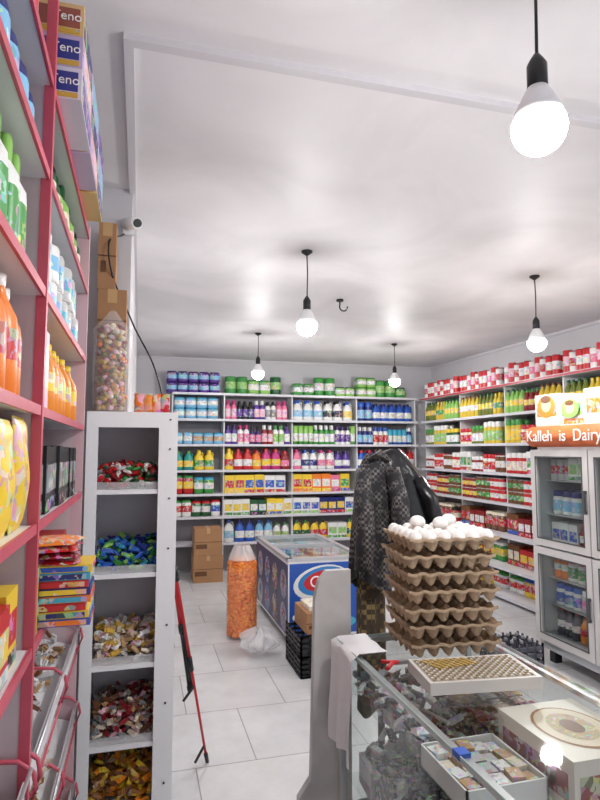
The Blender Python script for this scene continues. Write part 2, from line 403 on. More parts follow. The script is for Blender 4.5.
row('bleach_bottles',BO,BU,BD,[(b0,b1,[('jug',.14,.28,.1,'white','lblue','blue',1,1),('jug',.13,.27,.1,'blue','white','dblue',2,1),('jug',.12,.26,.1,'lblue','white','blue',2,1),('jug',.11,.22,.1,'white','lgreen','green',2,1)]),
    (c0,c1_,[('jug',.12,.24,.1,'yellow','dgreen','green',2,1),('jug',.12,.24,.1,'yellow','red','black',2,1),('box',.13,.2,.2,'white','lgreen','green',2,1)]),
    (d0_,d1_,[('jug',.12,.24,.1,'dgreen','white','green',4,1)])],LV[6],1,.03,1.05)
RO,RU,RD=(3.9,7.58,0),(0,-1),(1,0)
def rrow(name,specs,z,d0=.03,hs=1.0):
    mb=MB(RO,RU,RD); st=0
    for a,b in zip(RP[:-1],RP[1:]): st=fill(mb,a+.012,b-.010,z+.001,specs,d0,2,1.03,hs,st)
    return mb.build(name)
rrow('tin_cans',[('can',.085,.16,.085,'white','red','lgrey',1,1),('can',.085,.17,.085,'red','white','dred',2,1),('can',.085,.16,.085,'white','pink','lgrey',1,1),('can',.085,.19,.085,'red','lpink','lgrey',1,1)],2.33,.03,1.25)
rrow('cooking_oil_bottles',[('soda',.075,.25,.08,'olive','yellow','dgreen',4,1),('soda',.075,.24,.08,'oil','green','yellow',3,1),('soda',.08,.25,.08,'lgreen','yellow','dgreen',4,1),('soda',.08,.22,.08,'dred','yellow','green',3,1),('soda',.08,.25,.08,'oil','white','brown',5,1)],2.0,.03,1.08)
rrow('pickle_jars',[('jar',.08,.17,.08,'olive','white','green',3,1),('jar',.08,.2,.08,'oil','lgreen','white',4,1),('jar',.09,.16,.09,'dgreen','white','yellow',3,1),('jar',.085,.2,.08,'oil','yellow','green',3,1),('jar',.085,.15,.08,'cream','red','red',3,1)],1.67,.03,1.3)
rrow('jam_jars',[('jar',.08,.12,.08,'dred','white','white',3,1),('jar',.08,.14,.08,'white','red','red',3,1),('can',.075,.13,.08,'brown','white','white',3,1),('jar',.09,.15,.08,'red','cream','white',4,1),('box',.08,.16,.08,'white','green','red',3,1)],1.34,.03,1.5)
rrow('tomato_paste_cans',[('can',.09,.12,.09,'red','white','lgrey',3,2),('can',.08,.11,.09,'dred','yellow','lgrey',4,2),('can',.09,.12,.09,'brown','green','lgrey',3,2)],1.01,.03,1.1)
rrow('spice_packets',[('box',.1,.12,.1,'dred','white','red',3,1),('pack',.12,.13,.1,'brown','red','cream',3,1),('pack',.12,.1,.1,'red','cream','black',3,1),('box',.1,.14,.1,'brown','red','blue',2,1)],.68,.03,1.6)
rrow('biscuit_packets',[('box',.13,.12,.12,'red','yellow','dred',3,1),('pack',.12,.13,.1,'green','yellow','white',2,1),('pack',.12,.13,.1,'white','blue','red',3,1),('box',.1,.14,.1,'brown','cream','red',2,1)],.35,.03,1.6)
rrow('pasta_packets',[('pack',.13,.14,.12,'yellow','red','blue',3,1),('pack',.12,.13,.1,'white','red','green',2,1)],.06,.03,1.3)

# ================================================================== DISPLAY FRIDGE
fr=empty('display_fridge')
FX,FX2,FY0,FY1=2.97,3.62,2.73,3.95
M_fr=mat('fridge_enamel',(212,208,206),.35,noise=.06,nscale=3)
M_frin=mat('fridge_liner',(185,187,190),.5)
mb=MB()
mb.box(FX+.04,FY0,.1,FX2,FY0+.04,1.62,c); mb.box(FX+.04,FY1-.04,.1,FX2,FY1,1.62,c)
mb.box(FX2-.04,FY0+.04,.1,FX2,FY1-.04,1.6,c,2); mb.box(FX+.04,FY0+.04,.1,FX2-.04,FY1-.04,.2,c,2); mb.box(FX+.04,FY0,1.6,FX2,FY1,1.78,c)
mb.box(FX+.043,FY0+.04,.2,FX2-.04,FY0+.044,1.6,c,2); mb.box(FX+.043,FY1-.044,.2,FX2-.04,FY1-.04,1.6,c,2)
mb.box(FX+.04,(FY0+FY1)/2-.02,.2,FX+.1,(FY0+FY1)/2+.02,1.6,c)
for yy in (FY0+.05,FY1-.11):
    for xx in (FX+.08,FX2-.12): mb.box(xx,yy,0,xx+.06,yy+.06,.1,c,1)
mb.build('cabinet',[M_fr,M_black,M_frin],fr)
mb=MB()
for z in (.2,.42,.62,.86,1.1,1.36):
    mb.box(FX+.1,FY0+.044,z,FX2-.04,FY1-.044,z+.008,c)
mb.build('wire_shelves',[M_alu],fr)
mb=MB(); g=MB()
ym=(FY0+FY1)/2
for (ya,yb) in ((FY0+.02,ym-.005),(ym+.005,FY1-.005)):
    for (za,zb) in ((.17,.86),(.875,1.6)):
        t=.05
        mb.box(FX,ya,za,FX+.04,ya+t,zb,c); mb.box(FX,yb-t,za,FX+.04,yb,zb,c)
        mb.box(FX,ya+t,za,FX+.04,yb-t,za+t,c); mb.box(FX,ya+t,zb-t,FX+.04,yb-t,zb,c)
        q=.010
        mb.box(FX-.002,ya+t,za+t,FX,ya+t+q,zb-t,c,1); mb.box(FX-.002,yb-t-q,za+t,FX,yb-t,zb-t,c,1)
        mb.box(FX-.002,ya+t,zb-t-q,FX,yb-t,zb-t,c,1); mb.box(FX-.002,ya+t,za+t,FX,yb-t,za+t+q,c,1)
        mb.box(FX-.03,ya+.012,(za+zb)/2-.08,FX-.01,ya+.03,(za+zb)/2+.08,c,1)
        mb.box(FX-.012,ya+.015,(za+zb)/2-.08,FX,ya+.027,(za+zb)/2-.06,c,1); mb.box(FX-.012,ya+.015,(za+zb)/2+.06,FX,ya+.027,(za+zb)/2+.08,c,1)
        g.quad([(FX+.018,ya+t,za+t),(FX+.018,yb-t,za+t),(FX+.018,yb-t,zb-t),(FX+.018,ya+t,zb-t)])
mb.build('door_frames',[M_fr,mat('gasket',(80,80,84),.6)],fr); g.build('door_glass',[glass_mat('fridge_glass',(226,232,230),.03,.10)],fr)
mb=MB()
M_orange=mat('orange_sign',(224,112,58),.4,noise=.35,nscale=7)
def hdr(a,b):
    t=a*math.pi
    return (FX+.04-.075*math.sin(t)**.6 if 0<t<math.pi else FX+.04, FY0-.01+(FY1-FY0+.02)*b, 1.62+.16*a)
mb.grid(hdr,10,2,c,0)
mb.build('header_sign',[M_orange],fr)
text_obj('header_lettering','Kalleh  is  Dairy',.12,(FX-.038,3.55,1.70),(math.pi/2,0,-math.pi/2),mat('sign_white',(245,240,235),.4),fr,.002)
mb=MB((FX+.12,FY1-.06,0),(0,-1),(1,0))
for z,sp in ((.208,[('soda',.08,.2,.08,(60,60,75),'white','red',3,1),('soda',.08,.19,.08,'amber','red','red',2,1),('soda',.08,.2,.08,'dblue','lgrey','lblue',3,1)]),
    (.428,[('jar',.09,.16,.08,'white','blue','blue',3,1),('jar',.09,.16,.08,'lgrey','pink','white',3,1)]),(.628,[('soda',.07,.2,.07,'orange','white','green',2,1),('jar',.09,.17,.08,'white','green','red',4,1)]),
    (.868,[('box',.09,.18,.08,'white','blue','lblue',3,1),('soda',.07,.2,.07,'dred','white','red',3,1),('jar',.09,.17,.08,'lgrey','green','white',3,1)]),
    (1.108,[('jar',.1,.18,.09,'white','lblue','dblue',3,1),('jar',.1,.19,.09,'lgrey','green','green',3,1),('box',.09,.18,.08,'white','dred','lblue',2,1)]),
    (1.368,[('can',.07,.16,.07,'lgrey','red','lgrey',3,1),('box',.09,.17,.08,'white','lgreen','green',2,1),('jar',.09,.17,.08,'lgrey','blue','white',3,1)])):
    fill(mb,.0,1.08,z+.001,sp,.0,3)
mb.build('chilled_drinks',None,fr)
mb=MB((FX+.04,FY1-.03,0),(0,-1),(1,0))
fill(mb,0,1.1,1.781,[('box',.26,.25,.2,'cream','orange','white',1,1),('box',.24,.22,.2,'white','lgreen','orange',1,1)],0)
for k,(u,zz,ru,rz,cc) in enumerate(((.13,1.93,.10,.085,'amber'),(.13,1.945,.055,.06,(228,185,155)),(.385,1.9,.09,.07,'lgreen'),(.385,1.905,.045,.045,(228,185,155)),(.13,1.985,.055,.028,'brown'),(.385,1.94,.045,.02,'brown'))):
    ids=[mb.pt(u+ru*math.cos(-q*math.pi/10), -.0022-.0008*k, zz+rz*math.sin(-q*math.pi/10)) for q in range(20)]; mb.face(ids,C(cc),0)
mb.build('food_cartons')

# ================================================================== LEFT RACK
rk=empty('product_display_rack')
RX=-.2; DEP=.33
LL=[2.385,2.18,1.93,1.686,1.45,1.21]
for i,z in enumerate(LL):
    mb=MB()
    mb.box(RX-DEP,.35,z-.014,RX,2.2,z,c,0)
    mb.box(RX,.35,z-.017,RX+.006,2.2,z+.003,c,1)
    mb.build('shelf_board_%d'%i,[M_shelf,M_pinkred],rk)
mb=MB()
for y in (.35,1.27):
    mb.box(RX-.012,y,0,RX+.008,y+.02,2.8,c,1)
    mb.box(RX-DEP,y+.004,.4,RX-.012,y+.014,2.38,c,3)
mb.box(RX-.03,2.2,0,RX+.006,2.222,2.42,c,4); mb.box(RX-DEP,2.2,0,RX-.03,2.215,2.42,c,3)
mb.box(RX-DEP-.01,.35,.1,RX-DEP,2.22,2.45,c,3)
mb.build('frame',[M_shelf,M_pinkred,M_alu,mat('rack_panel',(208,188,192),.5,noise=.1),mat('rack_post_pale',(212,175,182),.45)],rk)
mb=MB()
for z in (.93,.68,.42,.18):
    for (ya,yb) in ((.4,1.26),(1.31,2.19)):
        mb.hexa([(RX-DEP,ya,z+.09),(RX,ya,z-.01),(RX,yb,z-.01),(RX-DEP,yb,z+.09),(RX-DEP,ya,z+.10),(RX,ya,z),(RX,yb,z),(RX-DEP,yb,z+.10)],c,0)
        mb.box(RX,ya,z-.01,RX+.004,yb,z+.04,c,0)
        for yy in (ya,yb,(ya+yb)/2):
            mb.tube([(RX-.2,yy,z+.06),(RX-.08,yy,z+.085),(RX-.01,yy,z+.078),(RX+.018,yy,z+.055),(RX+.024,yy,z+.025),(RX+.012,yy,z-.01),(RX-.03,yy,z-.03),(RX-.12,yy,z-.012)],.0045,c,1,6)
        mb.tube([(RX+.014,ya,z+.062),(RX+.014,yb,z+.062)],.004,c,2,6)
        mb.tube([(RX+.010,ya,z-.014),(RX+.010,yb,z-.014)],.003,c,1,6)
mb.build('sloped_trays',[M_shelf,M_pinkred,M_alu],rk)
LO,LU,LD=(RX,.4,0),(0,1),(-1,0)
def lrow(name,segs,z,rows=1,d0=.01): 
    return row(name,LO,LU,LD,segs,z,rows,d0)
lrow('water_bottles',[(0.1,.86,[('soda',.08,.19,.08,'blue','dblue','blue',3,1),('soda',.08,.185,.08,'dblue','lblue','white',6,1)])],2.18,2)
lrow('baby_shampoo_bottles',[(.90,1.78,[('shampoo',.07,.18,.07,'dgreen','cream','black',5,1),('shampoo',.07,.185,.07,'lgreen','cream','dgreen',6,1)])],2.18,2,.004)
lrow('dish_liquid_bottles',[(0.1,.86,[('shampoo',.075,.23,.07,'white','lgreen','yellow',4,1),('shampoo',.075,.22,.07,'dgreen','white','green',2,1),('shampoo',.075,.225,.07,'white','green','lgreen',5,1)])],1.93,2,.004)
lrow('toilet_roll_packs',[(.90,1.78,[('can',.11,.095,.11,'white','lblue','white',3,2),('can',.11,.1,.11,'lgrey','cyan','white',5,2)])],1.93,2,.004)
lrow('juice_bottles',[(0.1,.86,[('soda',.075,.215,.075,'orange','red','white',9,1)])],1.686,2,.004)
lrow('facial_tissue_carton',[(.895,1.1,[('box',.19,.19,.14,'lpink','white','lpink',1,1)])],1.686,1,.004)
lrow('sauce_bottles',[(1.1,1.78,[('soda',.07,.19,.07,'amber','yellow','yellow',9,1)])],1.686,2,.004)
lrow('cosmetic_boxes',[(0.1,.56,[('box',.1,.2,.1,'white','lgreen','grey',3,1),('box',.09,.19,.1,'lgrey','black','white',4,1)])],1.45,2)
def pouch(mb,cx,cy,z,w_,h,t,col,m=1,rot=0,lean=0):
    def f(a,b):
        tt=2*math.pi*a; k=max(0,1-abs(2*b-1)**4)**.6
        x=w_/2*math.copysign(abs(math.cos(tt))**.55,math.cos(tt))*(1+.04*math.sin(14*b)); y=t/2*math.sin(tt)*k*(1+.2*math.sin(9*b+5*a))+lean*b
        return (cx+x*math.cos(rot)-y*math.sin(rot), cy+x*math.sin(rot)+y*math.cos(rot), z+h*b)
    mb.grid(f,20,12,col,m)
mb=MB()
for i,(xx,yy,hh) in enumerate(((RX-.022,1.06,.20),(RX-.020,1.185,.21),(RX-.07,1.0,.2),(RX-.07,1.13,.2),(RX-.12,1.18,.21))):
    pouch(mb,xx,yy,1.451,.115,hh,.034,jit(C(['yellow','yellow','amber','yellow','gold'][i]),.08),1,math.pi/2+random.uniform(-.06,.06))
mb.build('snack_bags')
mb=MB(LO,LU,LD); fill(mb,.92,1.76,1.451,[('box',.07,.16,.12,'black','grey','black',9,1)],.006,1); mb.build('black_cartons')
tb=empty('tissue_boxes'); mb=MB(); BH=.076
for s,(y0,n) in enumerate(((1.335,2),(1.58,2),(1.83,2),)):
    for k in range(3):
        for ix,xx in enumerate((RX-.068,RX-.195)):
            zb=2.386+k*BH+.0005
            cc=C([(215,213,230),(190,175,210),(215,185,130)][(k+s)%3])
            mb.box(xx,y0,zb,xx+.123,y0+.235,zb+BH-.001,cc,0)
            mb.box(xx+.008,y0-.001,zb+.018,xx+.115,y0,zb+.064,C((50,60,140) if k<2 else (150,85,70)) ,0)
            mb.box(xx+.123,y0+.012,zb+.008,xx+.124,y0+.223,zb+.068,C(['purple','lpink','dblue','lblue'][(s+k)%4]),1)
            mb.box(xx+.008,y0-.0015,zb+.003,xx+.115,y0-.0004,zb+.015,C('gold'),1)
mb.build('cartons',None,tb)
M_wt=mat('print_white',(245,245,245),.5)
for k in range(3): text_obj('lettering_%d'%k,'Teno',.030,(RX+.019,1.3325,2.386+.043+k*BH),(math.pi/2,0,0),M_wt,tb,.0005)
lrow('shampoo_cartons',[(.05,.84,[('box',.12,.2,.15,'lpink','red','gold',2,1),('box',.12,.18,.15,'gold','white','red',3,1)])],2.385,1)

mb=MB()
cols=['blue','yellow','red','orange','dblue','red','cyan','yellow','red','dblue']
for i in range(8):
    z=1.2135+i*.0165; cc=C(cols[i%10]); o=random.uniform(-.006,.006)
    mb.box(RX-.045+o,1.40,z,RX+.098+o,1.52,z+.0155,cc,0)
    mb.box(RX-.04+o,1.398,z+.002,RX+.09+o,1.4,z+.0125,C(cols[(i+3)%10]),1)
    mb.box(RX+.098+o,1.41,z+.002,RX+.099+o,1.51,z+.0125,C(cols[(i+5)%10]),1)
mb.build('wafer_packets')
mb=MB()
for i in range(4):
    zb=1.3465+i*.014; cc=C(['red','dred','red','orange'][i])
    def f(a,b,zb=zb,i=i):
        k=(math.sin(math.pi*min(max(a,.0),1))*math.sin(math.pi*b))**.4 if 0<a<1 and 0<b<1 else 0
        return (RX-.07+.14*a+.008*math.sin(5*b+i), 1.40+.12*b+.006*math.sin(6*a+i), zb+.014*k)
    def f2(a,b,zb=zb,i=i):
        return (RX-.07+.14*a+.008*math.sin(5*b+i), 1.40+.12*b+.006*math.sin(6*a+i), zb)
    mb.grid(f,10,10,cc,2); mb.grid(f2,10,10,cc,0)
mb.build('candy_bags')
mb=MB()
for i in range(6):
    mb.box(RX-.10,1.305+i*.014,1.2135,RX-.002,1.316+i*.014,1.2135+.13+.004*(i%3),C(['yellow','black','red','yellow'][i%4]),1)
mb.build('chocolate_bars')
mb=MB(LO,LU,LD); fill(mb,.1,.86,1.2105,[('box',.1,.14,.1,'yellow','red','black',3,1),('box',.1,.13,.1,'red','yellow','white',3,1)],.004,1)
fill(mb,1.18,1.78,1.2105,[('box',.1,.1,.1,'brown','yellow','red',3,1),('box',.1,.13,.1,'red','yellow','white',3,1)],.02,1); mb.build('sweet_cartons')
def heap(mb,x0,x1,y0,y1,zf,n,s,cols,hmax,m=0,flat=2.2):
    for _ in range(n):
        x=random.uniform(x0,x1); y=random.uniform(y0,y1)
        ex=min(x-x0,x1-x)/(x1-x0)*2; ey=min(y-y0,y1-y)/(y1-y0)*2
        z=zf(x,y)+s*.6+random.random()*hmax*min(1,.35+(ex*ey)**.5*flat)
        A=Matrix.Rotation(random.uniform(0,6.28),3,'Z')@Matrix.Rotation(random.uniform(-1,1),3,'X')@Matrix.Rotation(random.uniform(-1,1),3,'Y')
        cc=jit(C(random.choice(cols)),.2); ss=s*random.uniform(.8,1.2)
        ax=[A.col[0],A.col[1],A.col[2]]
        mb.obox((x,y,z),ax,(ss,ss*.55,ss*.4),cc,m)
        mb.obox(Vector((x,y,z))+Vector(ax[0])*ss*1.25,ax,(ss*.3,ss*.5,ss*.08),cc,m)
        mb.obox(Vector((x,y,z))-Vector(ax[0])*ss*1.25,ax,(ss*.3,ss*.5,ss*.08),cc,m)
def slope(z0): return lambda x,y: z0+(RX-x)/DEP*.1
mb=MB(); heap(mb,RX-.2,RX-.03,1.6,1.9,slope(.68),260,.012,['tan','cream','kraft'],.09)
def bagf(a,b):
    t=2*math.pi*a; r=math.sin(math.pi*min(max(b,.03),.93))**.5*(1+.08*math.sin(5*t)+.05*math.sin(11*t+5*b))
    return (RX-.10+.10*r*math.cos(t), 1.75+.17*r*math.sin(t), .72+.17*b+.015*math.sin(3*t))
mb.grid(bagf,28,12,w,4); mb.build('nut_bag',PM+[M_film])
for z,cl in ((.93,['white','tan','brown','lgrey']),(.42,['gold','kraft','cream']),(.18,['kraft','red','cream'])):
    mb=MB()
    heap(mb,RX-.28,RX-.03,1.34,2.16,slope(z),260,.014,cl,.05)
    heap(mb,RX-.28,RX-.03,.5,1.22,slope(z),120,.014,cl,.05)
    mb.build('loose_sweets')

# ================================================================== WHITE CANDY RACK
WX0,WX1,WY0,WY1=-.205,.15,2.45,2.79
wr=empty('candy_shelf_rack')
WM=[mat('rack_white',(242,242,244),.4),M_black,mat('rack_back_grey',(195,189,195),.7,noise=.15,nscale=4)]
mb=MB(); wz=[1.753,1.44,1.11,.76,.46,.2]
mb.box(WX0,WY0,0,WX0+.03,WY1,1.753,c,0); mb.box(WX1-.03,WY0,0,WX1,WY1,1.753,c,0)
mb.box(WX0,WY0-.006,0,WX0+.045,WY0,1.753,c,0); mb.box(WX1-.075,WY0-.006,0,WX1,WY0,1.753,c,0)
mb.box(WX0+.045,WY0-.006,1.69,WX1-.075,WY0,1.753,c,0)
mb.box(WX0+.03,WY1-.01,0,WX1-.03,WY1,1.753,c,2)
for z in (1.72,1.6,1.4,1.2,.9,.6,.3):
    mb.lathe(WX1-.03,WY0-.009,z,[(1,0,c),(1,.006,c)],8,.004,.004,m=1)
mb.build('carcass',WM,wr)
for i,z in enumerate(wz):
    mb=MB(); mb.box(WX0+.03,WY0+.002,z-.018,WX1-.03,WY1-.01,z,c,0); mb.build('shelf_%d'%i,WM,wr)
cset=[['red','green','dred','white','dgreen','red'],['blue','dblue','green','cyan','lgreen','blue'],['cream','gold','lpink','tan','white'],['cream','brown','dred','lpink','tan','grey'],['gold','amber','brown','yellow','kraft']]
for i,z in enumerate(wz[1:]):
    mb=MB(); heap(mb,WX0+.052,WX1-.052,WY0+.035,WY1-.035,lambda x,y,z=z: z+.006,420,.014,cset[i],[.085,.095,.10,.12,.13][i],0,3)
    mb.box(WX0+.034,WY0+.010,z+.001,WX1-.034,WY0+.013,z+.03,c,4)
    mb.build('wrapped_candies',PM+[M_film])
mb=MB(); 
def bag2(a,b):
    t=2*math.pi*a; r=(1-.85*max(0,(b-.82)/.18)**.8) * (.9+.12*math.sin(math.pi*min(b,.8))) * (1+.05*math.sin(7*t+3*b))
    return (-.122+.078*r*math.cos(t), 2.54+.07*r*math.sin(t), 1.755+.43*b)
mb.grid(bag2,28,16,w,4)
for _ in range(420):
    a=random.uniform(0,6.28); rr=random.uniform(.3,.85); zz=random.uniform(1.77,2.12)
    mb.ellipsoid((-.122+.068*rr*math.cos(a),2.54+.06*rr*math.sin(a),zz),(.012,.009,.011),jit(C(random.choice(['tan','cream','gold','dred','gold','lpink','olive','orange'])),.2),0,6,4)
mb.build('snack_sack',PM+[plastic_film('sack_film',.2)])
M_kraft=mat('cardboard',(172,128,90),.8,noise=.12,nscale=5)
M_tape=mat('packing_tape',(195,158,110),.3)
def carton(mb,x0,y0,z0,x1,y1,z1):
    mb.box(x0,y0,z0,x1,y1,z1,c,0); xm=(x0+x1)/2
    mb.box(xm-.02,y0-.001,z1-.06,xm+.02,y1+.001,z1+.001,c,1)
    mb.box(x0-.001,y0-.0015,(z0+z1)/2-.003,x1+.001,y0,(z0+z1)/2+.003,c,2)
    mb.box(x0+.02*(x1-x0)+.01,y0-.002,z0+.25*(z1-z0),x0+.45*(x1-x0),y0,z0+.42*(z1-z0),c,2)
CM=[M_kraft,M_tape,mat('cardboard_print',(105,70,45),.8)]
mb=MB(); carton(mb,-.195,2.62,1.754,-.068,2.785,2.02); carton(mb,-.19,2.62,2.022,-.07,2.785,2.30); carton(mb,-.195,2.625,2.302,-.12,2.785,2.60)
mb.build('stacked_cartons',CM)
mb=MB()
for i in range(4):
    for j in range(2):
        pouch(mb,-.005+i*.034,2.50+j*.05,1.754,.042,.08,.03,C(['orange','amber','orange','red'][i]),1)
mb.build('candy_packets')
mb=MB(); 
mb.box(-.10,2.79,2.62,-.05,2.819,2.68,c,0); mb.tube([(-.075,2.8,2.65),(-.065,2.76,2.655)],.012,c,0)
mb.tube([(-.085,2.79,2.665),(-.035,2.70,2.64)],.028,c,0,14); mb.tube([(-.036,2.702,2.6405),(-.031,2.69,2.638)],.019,c,1,14)
mb.build('security_camera',[M_white,M_black])
cu=bpy.data.curves.new('electric_cable','CURVE'); cu.dimensions='3D'; cu.bevel_depth=.004
sp=cu.splines.new('BEZIER'); pts=[(-.095,2.80,2.62),(-.15,2.59,2.46),(-.05,2.78,2.2),(.06,2.79,1.98),(.115,2.77,1.762)]
sp.bezier_points.add(len(pts)-1)
for p,q in zip(sp.bezier_points,pts): p.co=q; p.handle_left_type=p.handle_right_type='AUTO'
o=bpy.data.objects.new('electric_cable',cu); scn.collection.objects.link(o); cu.materials.append(M_black)

# ================================================================== TRIPOD leaning
mb=MB(); red=C((190,30,40)); bk=C('black')
top=Vector((.175,2.87,1.03)); foot=Vector((.37,3.13,.0)); d=(foot-top)
side=Vector((-.8,.3,0))*.045
mb.tube([top-d*.02,top+d*.05],.013,bk,0)
for k,(s_,L) in enumerate(((0,1.0),(1,.62),(.5,.6))):
    p0=top+side*s_*.3; p1=top+d*L+side*s_*(.8 if k else 0)
    dd=p1-p0
    mb.tube([p0,p0+dd*.45],.008,red,0); mb.tube([p0+dd*.43,p0+dd*.5],.011,bk,0); mb.tube([p0+dd*.48,p0+dd*.96],.0065,red if k==0 else bk,0)
    mb.tube([p0+dd*.94,p1+Vector((0,0,.008))],.010,bk,0)
mb.tube([top+d*.58,top+d*.62+Vector((-.06,0,-.03))],.007,bk,0)
mb.tube([top+d*.9,top+d*.93+Vector((-.05,.0,-.05))],.007,bk,0)
mb.build('tripod')

# ================================================================== CHEST FREEZER
fz=empty('ice_cream_freezer'); GX0,GX1,GY0,GY1,GZ=1.2,1.86,4.72,6.05,.68
mb=MB()
mb.box(GX0,GY0,.06,GX1,GY1,.46,c,0)
t=.05
mb.box(GX0,GY0,.46,GX0+t,GY1,GZ,c,0); mb.box(GX1-t,GY0,.46,GX1,GY1,GZ,c,0)
mb.box(GX0+t,GY0,.46,GX1-t,GY0+t,GZ,c,0); mb.box(GX0+t,GY1-t,.46,GX1-t,GY1,GZ,c,0)
for xx in (GX0+.04,GX1-.1):
    for yy in (GY0+.04,GY1-.1): mb.box(xx,yy,0,xx+.06,yy+.06,.06,c,1)
mb.box(GX0-.008,GY0-.008,GZ,GX1+.008,GY0+.045,GZ+.025,c,2); mb.box(GX0-.008,GY1-.045,GZ,GX1+.008,GY1+.008,GZ+.025,c,2)
mb.box(GX0-.008,GY0,GZ,GX0+.035,GY1,GZ+.025,c,2); mb.box(GX1-.035,GY0,GZ,GX1+.008,GY1,GZ+.025,c,2)
mb.box(GX0+.03,(GY0+GY1)/2-.015,GZ,GX1-.03,(GY0+GY1)/2+.015,GZ+.03,c,2)
mb.build('chest',[M_white,M_black,M_alu],fz)
mb=MB(); z=GZ+.01; mb.quad([(GX0+.035,GY0+.04,z),(GX1-.035,GY0+.04,z),(GX1-.035,GY1-.04,z),(GX0+.035,GY1-.04,z)]); mb.build('sliding_glass_lids',[M_glass],fz)
mb=MB()
for i in range(7):
    for j in range(5):
        x=GX0+.07+j*.105; y=GY0+.07+i*.17
        mb.box(x,y,.461,x+.095,y+.155,.58+random.random()*.07,C(random.choice(['lgrey','lblue','grey','grey','tan','cream','cyan','brown','blue'])),1)
mb.build('ice_creams',None,fz)
mb=MB(); e=.002
mb.box(GX0-e,GY0+.01,.08,GX0,GY1-.01,.65,C((52,56,105)),0)
for i in range(8):
    y=GY0+.16+(i%4)*.32; z=.2+(i//4)*.27
    R=.11; ids=[mb.pt(GX0-e-.001,y+R*math.cos(-k*math.pi/8),z+R*1.1*math.sin(-k*math.pi/8)) for k in range(16)]
    mb.face(ids,C([(140,135,170),(120,75,65),(85,100,160),(165,155,170)][i%4]),1)
    R=.05; ids=[mb.pt(GX0-e-.002,y+R*math.cos(-k*math.pi/8),z+.02+R*1.1*math.sin(-k*math.pi/8)) for k in range(16)]
    mb.face(ids,C([(120,70,60),(200,180,150),(160,50,65),(70,60,130)][i%4]),1)
mb.box(GX0+.01,GY0-e,.08,GX1-.01,GY0,.66,C((34,85,175)),0)
def disc(cx,cz,rx,rz,y,col,a0=0,a1=2*math.pi,tilt=0,n=24):
    ids=[]
    for k in range(n):
        a=a0+(a1-a0)*k/n; x=rx*math.cos(a); z=rz*math.sin(a)
        ids.append(mb.pt(cx+x*math.cos(tilt)-z*math.sin(tilt),y,cz+x*math.sin(tilt)+z*math.cos(tilt)))
    mb.face(ids,col,0)
disc(GX0+.29,.50,.25,.14,GY0-.003,C('white'),tilt=.15); disc(GX0+.30,.51,.22,.115,GY0-.0035,C((50,130,200)),tilt=.15)
disc(GX0+.31,.515,.18,.085,GY0-.004,C('red'),tilt=.15)
disc(GX0+.15,.2,.12,.05,GY0-.004,C('white'),tilt=-.3); disc(GX0+.45,.16,.14,.05,GY0-.004,C('cyan'),tilt=.1)
mb.build('stickers',None,fz)
text_obj('lettering','Coni',.13,(GX0+.31,GY0-.005,.515),(math.pi/2,-.15,0),M_wt,fz,.001)

# ================================================================== SACK, BAG, CARTONS, CRATES
mb=MB()
def sack(a,b):
    t=2*math.pi*a; r=.135*(1-.12*max(0,(b-.8)/.2))*(.93+.07*math.sin(math.pi*b))*(1+.04*math.sin(5*t+2*b)+.02*math.sin(13*t+7*b))
    return (.88+r*math.cos(t),5.08+r*math.sin(t),.002+.66*b)
mb.grid(sack,30,16,w,4)
for k in range(1500):
    a=random.uniform(0,6.28); zz=random.uniform(.03,.63)
    mb.ellipsoid((.88+.108*math.cos(a),5.08+.108*math.sin(a),zz),(.022,.014,.015),jit(C(random.choice([(238,130,38),(245,150,50),(230,112,35)])),.1),0,6,4)
for k in range(160):
    a=random.uniform(0,6.28); rr=.1*random.random()**.5
    mb.ellipsoid((.88+rr*math.cos(a),5.08+rr*math.sin(a),.63+random.random()*.03),(.02,.013,.014),jit(C((245,145,45)),.12),0,6,4)
mb.lathe(.88,5.08,.02,[(1,0,C((225,120,45))),(1,.6,C((225,120,45)))],16,.1,.1)
def neck(a,b):
    t=2*math.pi*a; r=.12*(1-b*.5)*(1+.15*math.sin(7*t)*b)
    return (.88+r*math.cos(t),5.08+r*math.sin(t),.66+.12*b)
mb.grid(neck,28,6,w,5)
mb.build('corn_puff_sack',PM+[plastic_film('thin_film',.08),M_wrap])
mb=MB()
def crumple(a,b):
    t=2*math.pi*a; r=math.sin(math.pi*min(max(b,.02),.98))**.6*(1+.18*math.sin(4*t+6*b)+.12*math.sin(9*t-5*b))
    return (.94+.135*r*math.cos(t), 4.62+.13*r*math.sin(t), .014+.17*b*(1+.2*math.sin(3*t)))
mb.grid(crumple,36,14,w,0,False); mb.build('plastic_bag',[plastic_film('crumpled_film',.45)])
mb=MB(); carton(mb,.655,7.2,0.001,1.01,7.5,.32); carton(mb,.665,7.21,.322,1.0,7.5,.64); mb.build('cardboard_cartons',CM)
def crate(name,x0,y0,z0,x1,y1,h,m):
    mb=MB(); t=.012
    mb.box(x0,y0,z0,x1,y1,z0+t,c)
    for k in range(4):
        za=z0+h*k/4+.0; zb=za+h/4*.55
        for q in ((x0,y0,x1,y0+t),(x0,y1-t,x1,y1),(x0,y0+t,x0+t,y1-t),(x1-t,y0+t,x1,y1-t)): mb.box(q[0],q[1],za,q[2],q[3],zb,c)
    n=5
    for k in range(n+1):
        x=x0+(x1-x0-t)*k/n; y=y0+(y1-y0-t)*k/n
        mb.box(x,y0,z0,x+t,y0+t,z0+h,c); mb.box(x,y1-t,z0,x+t,y1,z0+h,c); mb.box(x0,y,z0,x0+t,y+t,z0+h,c); mb.box(x1-t,y,z0,x1,y+t,z0+h,c)
    return mb.build(name,[m])
crate('plastic_crate',1.12,4.05,.001,1.45,4.48,.14,M_black); crate('plastic_crate',1.12,4.05,.142,1.45,4.48,.14,M_black)
